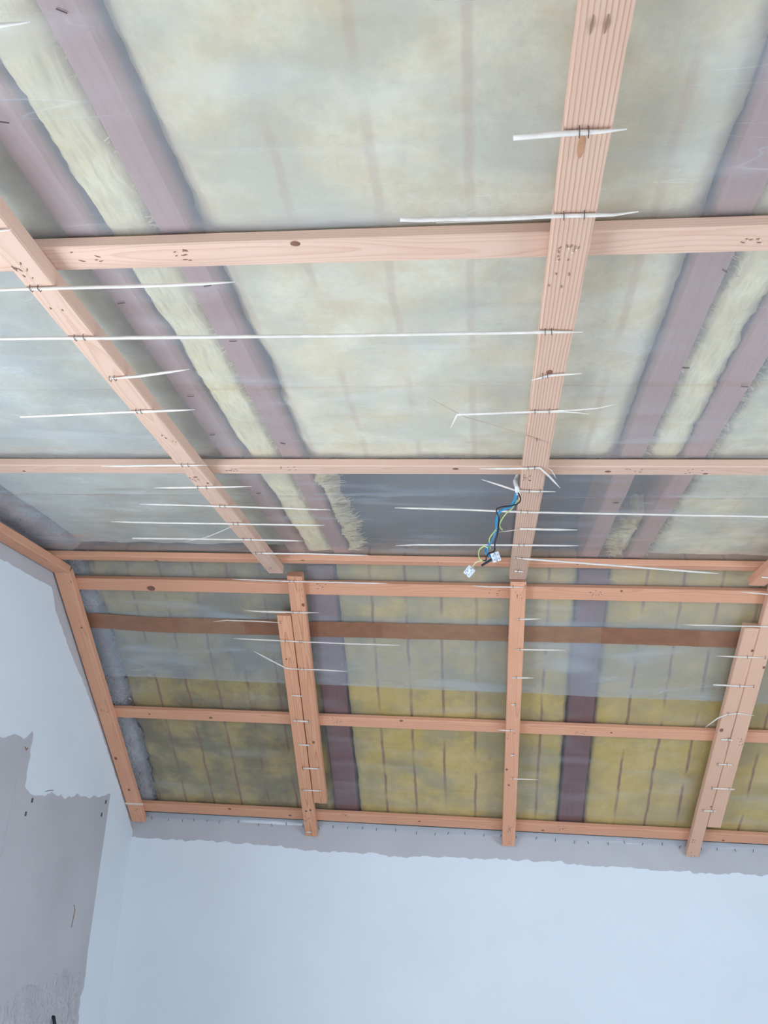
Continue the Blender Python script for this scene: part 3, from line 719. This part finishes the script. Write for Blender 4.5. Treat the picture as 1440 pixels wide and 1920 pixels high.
WIRES={
'sheath':[(0.085,2.361),(0.08,2.353),(0.076,2.34),(0.079,2.323),(0.081,2.308)],
'black':[(0.082,2.31),(0.087,2.292),(0.081,2.282),(0.068,2.279),(0.046,2.275),(0.034,2.268),(0.033,2.261),(0.038,2.247),(0.037,2.225),(0.034,2.204),(0.029,2.188),(0.028,2.17),(0.015,2.161),(0.01,2.152),(0.009,2.147),(0.001,2.146)],
'black2':[(0.021,2.148),(0.011,2.14),(-0.0,2.132)],
'blue':[(0.079,2.31),(0.074,2.289),(0.064,2.276),(0.048,2.271),(0.038,2.261),(0.031,2.247),(0.032,2.229),(0.029,2.212),(0.019,2.189),(0.008,2.175),(0.01,2.163),(0.026,2.157)],
'blue2':[(0.076,2.31),(0.071,2.29),(0.054,2.273),(0.037,2.263),(0.034,2.239),(0.03,2.216),(0.023,2.196),(0.018,2.188),(0.013,2.175),(0.016,2.161),(0.021,2.153),(0.004,2.138)],
'green':[(0.081,2.298),(0.068,2.276),(0.054,2.261),(0.043,2.245),(0.04,2.234),(0.046,2.222)],
'green2':[(0.032,2.221),(0.018,2.203),(0.017,2.189),(0.019,2.175)],
'green3':[(0.014,2.176),(0.004,2.179),(-0.005,2.173),(-0.007,2.161),(-0.004,2.149),(0.005,2.145)],
'cream':[(0.001,2.145),(-0.012,2.142),(-0.021,2.132)],
'con1':[(-0.027,2.121)],
'con2':[(0.031,2.155)],
}

# ------------------------------------------------------------------ battens
BOARD = {}
def board(key, name, frame, x0, s0, x1, s1, w, t0, t1, mat, label, group, wane=.0006, seed=0.0):
    a = Vector((x0, s0, 0)); c = Vector((x1, s1, 0)); L = (c - a).length
    ex = (c - a).normalized(); ez = Vector((0, 0, 1)); ey = ez.cross(ex)
    loc = Matrix(((ex.x, ey.x, 0, x0), (ex.y, ey.y, 0, s0), (0, 0, 1, t0), (0, 0, 0, 1)))
    T = t1 - t0; n = max(6, int(L / .03)); b = MB(); ch = .0022
    for i in range(n + 1):
        u = L * i / n
        j = lambda q: wane * (noise.noise(Vector((u * 9, q * 3.3, seed))) + .7 * noise.noise(Vector((u * 33, q * 5.1, seed))))
        h = w / 2; e1 = -h + j(1); e2 = h + j(2)
        b.v += [(u, e1 + ch, 0), (u, e2 - ch, 0), (u, e2, ch), (u, e2, T - ch), (u, e2 - ch, T), (u, e1 + ch, T), (u, e1, T - ch), (u, e1, ch)]
    for i in range(n):
        for k in range(8):
            p = i * 8 + k; q = i * 8 + (k + 1) % 8
            b.f.append((p, p + 8, q + 8, q))
    b.f.append(tuple(range(8))); b.f.append(tuple(n * 8 + k for k in range(8))[::-1])
    o = b.obj(name, mat, frame @ loc)
    tag(o, label, 'batten', group)
    il = loc.inverted()
    # torn nail marks around the crossings
    mk = MARKS.get(key, [])
    if mk:
        mb = MB(); sp = MB()
        for x, s, cnt in mk:
            p = il @ Vector((x, s, t0))
            for _ in range(cnt):
                q = p + Vector((random.uniform(-.019, .019), random.uniform(-.013, .013), 0))
                q.y = max(-w / 2 + .005, min(w / 2 - .005, q.y))
                q.x = max(.006, min(L - .006, q.x))
                ln = random.uniform(.0018, .0045); an = random.uniform(-.5, .5)
                d = Vector((math.cos(an), math.sin(an), 0)) * ln
                mb.tube([(q.x - d.x, q.y - d.y, -.0002), (q.x, q.y, -.0006), (q.x + d.x, q.y + d.y, -.0002)], [.0005, .0010, .0005], 5)
                if random.random() < .3:
                    sp.tube([(q.x + d.x, q.y + d.y + .002, -.0003), (q.x + d.x * 1.8, q.y + d.y + .003, -.0016)], [.0012, .0003], 4)
        tag(mb.obj('nail_marks', M_MARK, parent=o), kind='stuff')
        if sp.v: tag(sp.obj('splinters', M_SPLIT, parent=o), kind='stuff')
    for x, s, r in KNOTS.get(key, []):
        p = il @ Vector((x, s, t0)); r = r * .0011
        p.y = max(-w / 2 + r + .001, min(w / 2 - r - .001, p.y))
        kb = MB(); ns = 12
        for rr, zz in ((1.0, -.0001), (.75, -.0007), (.3, -.0009)):
            for k in range(ns):
                an = 2 * math.pi * k / ns; g = 1 + .15 * noise.noise(Vector((math.cos(an) * 2, math.sin(an) * 2, x * 30)))
                kb.v.append((p.x + 1.35 * r * rr * g * math.cos(an), p.y + r * rr * g * math.sin(an), zz))
        for a_ in range(2):
            for k in range(ns):
                kb.f.append((a_ * ns + k, a_ * ns + (k + 1) % ns, (a_ + 1) * ns + (k + 1) % ns, (a_ + 1) * ns + k))
        kb.f.append(tuple(2 * ns + k for k in range(ns)))
        kb.obj('knot', M_KNOT, parent=o)
    BOARD[key] = (o, il)
    return o
GC = 'cross battens against the plastic'
GL = 'long battens nailed under the cross battens'
XE = XR - .03
def crossb(key, frame, s0, s1, mat, label, seed): return board(key, 'cross_batten', frame, XW + .008, (s0 + s1) / 2, XE, (s0 + s1) / 2, s1 - s0, 0, TF - .0032, mat, label, GC, .0005, seed)
crossb('T1', FLAT, -1.6565, -1.6036, M_PINE_FLAT, 'nearest cross batten on flat ceiling, widest in the photo', 1)
crossb('T2', FLAT, -.8655, -.8177, M_PINE_FLAT, 'cross batten on flat ceiling just above where the cable hangs out', 2)
crossb('T3', FLAT, -.1204, -.0753, M_PINE_SL, 'cross batten on flat ceiling right beside the fold to the slope', 3)
crossb('S1', SLOPE, .0504, .1007, M_PINE_SL, 'uppermost cross batten on the slope, with a big dark knot at left', 4)
crossb('S2', SLOPE, .6646, .7125, M_PINE_SL, 'cross batten halfway down the slope below the brown tape', 5)
crossb('S3', SLOPE, 1.2038, 1.2534, M_PINE_SL, 'lowest cross batten on the slope, just above the far wall', 6)
T0 = -D
SBB = BF - YF + .02
board('L', 'long_batten', FLAT, -.662, SBB, -.6665, -.0525, .0485, T0, -.0004, M_PINE_FLAT, 'left ceiling batten running diagonally from left edge to the fold', GL, .0008, 11)
board('M', 'long_batten', FLAT, .112, SBB, .1135, -.035, .0525, T0, -.0004, M_PINE_LINE, 'middle ceiling batten with strong straight grain, beside the hanging cable', GL, .0013, 12)
board('R', 'long_batten', FLAT, .838, SBB, .846, -.010, .050, T0, -.0004, M_PINE_SL, 'right ceiling batten, only its end showing at right edge', GL, .0008, 13)
board('GF', 'edge_batten', FLAT, -1.4247, SBB, -1.4247, -.012, .058, T0, -.0004, M_PINE_SL, 'edge batten of flat ceiling running along the gable wall', 'edge battens along the gable wall', .0008, 14)
board('G', 'edge_batten', SLOPE, -1.4247, .006, -1.4275, 1.288, .057, T0, -.0004, M_PINE_SL, 'edge batten sloping down along the gable wall', 'edge battens along the gable wall', .0008, 15)
board('NL1', 'long_batten', SLOPE, -.6135, .006, -.6315, 1.113, .0515, T0, -.0004, M_PINE_SL2, 'upper piece of the doubled left sloping batten, right-hand board', GL, .0008, 16)
board('NL2', 'long_batten', SLOPE, -.6695, .171, -.6885, 1.318, .0495, T0, -.0004, M_PINE_SL2, 'lower piece of the doubled left sloping batten, reaching the far wall', GL, .0008, 17)
board('N', 'long_batten', SLOPE, .117, .012, .1155, 1.312, .0505, T0, -.0004, M_PINE_SL, 'single straight middle sloping batten below the hanging cable', GL, .0006, 18)
board('Q1', 'long_batten', SLOPE, .913, .006, .882, 1.136, .0495, T0, -.0004, M_PINE_PALE, 'upper piece of the doubled right sloping batten at right edge', GL, .0008, 19)
board('Q2', 'long_batten', SLOPE, .8595, .177, .8265, 1.313, .0470, T0, -.0004, M_PINE_PALE, 'lower piece of the doubled right sloping batten, reaching the far wall', GL, .0008, 20)
# resin pocket and gouges on the middle ceiling batten
o, il = BOARD['M']
p = il @ Vector((.108, -1.838, T0))
kb = MB(); ns = 14
for rr, zz in ((1.0, -.0002), (.6, -.0008)):
    for k in range(ns):
        an = 2 * math.pi * k / ns
        kb.v.append((p.x + .019 * rr * math.cos(an), p.y + .0042 * rr * math.sin(an), zz))
for k in range(ns): kb.f.append((k, (k + 1) % ns, ns + (k + 1) % ns, ns + k))
kb.f.append(tuple(ns + k for k in range(ns)))
tag(kb.obj('resin_pocket', M_RESIN, parent=o), 'reddish resin pocket in the wood')
for dx in (-.008, .006):
    p = il @ Vector((.109 + dx, -1.992, T0))
    MB().tube([(p.x - .010, p.y, -.0003), (p.x, p.y + .0006, -.0012), (p.x + .011, p.y + .001, -.0002)], [.0004, .0015, .0004], 5).obj('gouge', M_MARK, parent=o)
# grey shim under the corner end of the sloping edge batten
o, il = BOARD['G']
p = il @ Vector((-1.43, 1.172, T0))
MB().box((p.x - .004, p.y - .05, -.004), (p.x + .004, p.y + .028, -.0004)).obj('shim', M_SPLIT, parent=o)

# ------------------------------------------------------------------ broken reeds of the old ceiling mat
ORDN = ['first', 'second', 'third', 'fourth', 'fifth', 'sixth', 'seventh', 'eighth', 'ninth', 'tenth', 'eleventh', 'twelfth', 'thirteenth', 'fourteenth', 'fifteenth', 'sixteenth', 'seventeenth']
def reed_mesh(pts, r, tt, blunt0=False, blunt1=False, seed=0):
    P = [Vector((x, s, 0)) for x, s in pts]
    # resample, extra rings near both ends for the taper
    out = []
    tot = sum((P[i + 1] - P[i]).length for i in range(len(P) - 1)); acc = 0
    for i in range(len(P) - 1):
        seg = (P[i + 1] - P[i]).length; n = max(2, int(seg / .02))
        for k in range(n): out.append((P[i].lerp(P[i + 1], k / n), acc + seg * k / n))
        acc += seg
    out.append((P[-1], tot))
    tip = min(.045, tot * .35)
    pts3 = []; rad = []
    for q, d in out:
        a = min(1, .25 + .75 * d / tip) if not blunt0 else 1
        b_ = min(1, .25 + .75 * (tot - d) / tip) if not blunt1 else 1
        wob = .0007 * noise.noise(Vector((q.x * 12, q.y * 12, seed)))
        pts3.append(Vector((q.x, q.y + wob, tt - abs(wob)))); rad.append(r * min(a, b_) * (1 + .12 * noise.noise(Vector((d * 25, seed, 0)))))
    return MB().tube(pts3, rad, 7)
cnt = {}
for r_ in REEDS: 
    if not r_[2].startswith(('torn', 'forked', 'tiny drooping')): cnt[r_[0]] = cnt.get(r_[0], 0) + 1
idx = {}; last = None
for n_, (bt, sf, look, pts, sts, dm) in enumerate(REEDS):
    frame = FLAT if sf == 'F' else SLOPE
    r = dm * .00046
    tt = -D - r - .0005
    blunt = any(k in look for k in ('blunt', 'stub', 'cut', 'thick'))
    mat = M_REED_B if 'hair' in look else M_REED
    mb = reed_mesh(pts, r, tt, blunt, blunt and 'stub' in look, n_ * 1.7)
    if look.startswith(('torn', 'forked', 'tiny drooping')):
        mb.obj('split_strand', mat, parent=last, smooth=True)
        continue
    i = idx.get(bt, 0); idx[bt] = i + 1
    kind = look if look.endswith(' of') else look + ' reed'
    kind = kind.replace(' of', ' of reed') if look.endswith(' of') else kind
    if bt.startswith('left and'):
        lab = 'longest pale reed, stretching from the left to the middle ceiling batten'
    else:
        where = '%s of %d from photo top' % (ORDN[i], cnt[bt]) if cnt[bt] > 1 else 'at the right edge'
        lab = '%s across the %s batten, %s' % (kind, bt, where)
    root = mb.obj('reed_stalk', mat, frame, (pts[0][0], pts[0][1], tt), smooth=True)
    tag(root, lab, 'reed', 'broken reeds of the old ceiling mat')
    last = root
    for x, s in sts:
        st = MB(); h = max(.0052, r + .0024)
        st.tube([(x - .0004, s - h, -D - .0002), (x - .0002, s - h * .8, tt - r - .0004), (x, s, tt - r - .0009), (x + .0003, s + h * .8, tt - r - .0004), (x + .0005, s + h, -D - .0002)], .00065, 5)
        st.obj('staple', M_STEEL, parent=root, smooth=True)
    if look in ('long split', 'splintered', 'longest', 'long blunt-ended'):
        a = Vector((*pts[1], 0)); c = Vector((*pts[2], 0)); q = a.lerp(c, .1); e = a.lerp(c, .75)
        MB().tube([(q.x, q.y + .006, tt), (e.x, e.y + .0035, tt)], [.0005, .0012], 5).obj('split_strand', M_REED, parent=root)

# ------------------------------------------------------------------ hanging cable with wires and terminal blocks
YC = 1.79
cable = empty('electric_cable', IDENT, (WIRES['sheath'][0][0], YC, ZC))
tag(cable, 'white electric cable with loose coloured wires hanging beside the middle batten', 'cable')
def wire(key, name, mat, r, off, wav=0.0):
    pts = WIRES[key]
    p3 = [(x, YC + off + .004 * math.sin(i * 1.7 + off * 400), z) for i, (x, z) in enumerate(pts)]
    if key == 'sheath': p3[0] = (p3[0][0] + .01, YC + .0, ZC + TF + .02)
    return MB().tube(spline(p3, 6), r, 8).obj(name, mat, parent=cable, smooth=True)
tag(wire('sheath', 'sheath', M_SHEATH, .0052, 0), 'white cable sheath')
for k, nm, mt_, r, of in (('black', 'wire', M_BLACK, .0016, -.010), ('black2', 'wire_end', M_BLACK, .0026, -.012), ('blue', 'wire', M_BLUE, .0019, .0), ('blue2', 'wire', M_BLUE, .0019, -.004),
                           ('green', 'wire', M_GREEN, .0014, .003), ('green2', 'wire', M_GREEN, .0014, -.002), ('green3', 'wire', M_GREEN, .0014, -.006), ('cream', 'wire', M_CREAM, .0014, -.006)):
    wire(k, nm, mt_, r, of)
def terminal(key, off, ang, tilt):
    x, z = WIRES[key][0]
    mtx = Matrix.Translation((x, YC + off, z)) @ Matrix.Rotation(ang, 4, 'Y') @ Matrix.Rotation(tilt, 4, 'X')
    b = MB()
    for dx in (-.0052, .0052):
        b.tube([(dx, 0, -.0105), (dx, 0, .0105)], .0044, 12)
        b.tube([(dx, 0, -.0045), (dx, -.0080, -.0045)], .0032, 10)
        b.tube([(dx, 0, .0045), (dx, -.0080, .0045)], .0032, 10)
    b.box((-.0055, -.0035, -.0062), (.0055, .004, .0062))
    b.box((-.0012, .001, -.0095), (.0012, .004, .0095))
    o = mesh_obj('terminal_block', [tuple(mtx @ Vector(p)) for p in b.v], b.f, M_TERM, parent=cable, smooth=False)
    for dx in (-.0052, .0052):
        for dz in (-.0045, .0045):
            s = MB().tube([(dx, -.0078, dz), (dx, -.0084, dz)], .0021, 8)
            q = mesh_obj('screw', [tuple(mtx @ Vector(p)) for p in s.v], s.f, M_SCREW, parent=cable)
            q.parent = o
            ORG[q.name] = ORG[cable.name]
terminal('con1', -.006, .75, .5)
terminal('con2', -.008, -.35, .4)
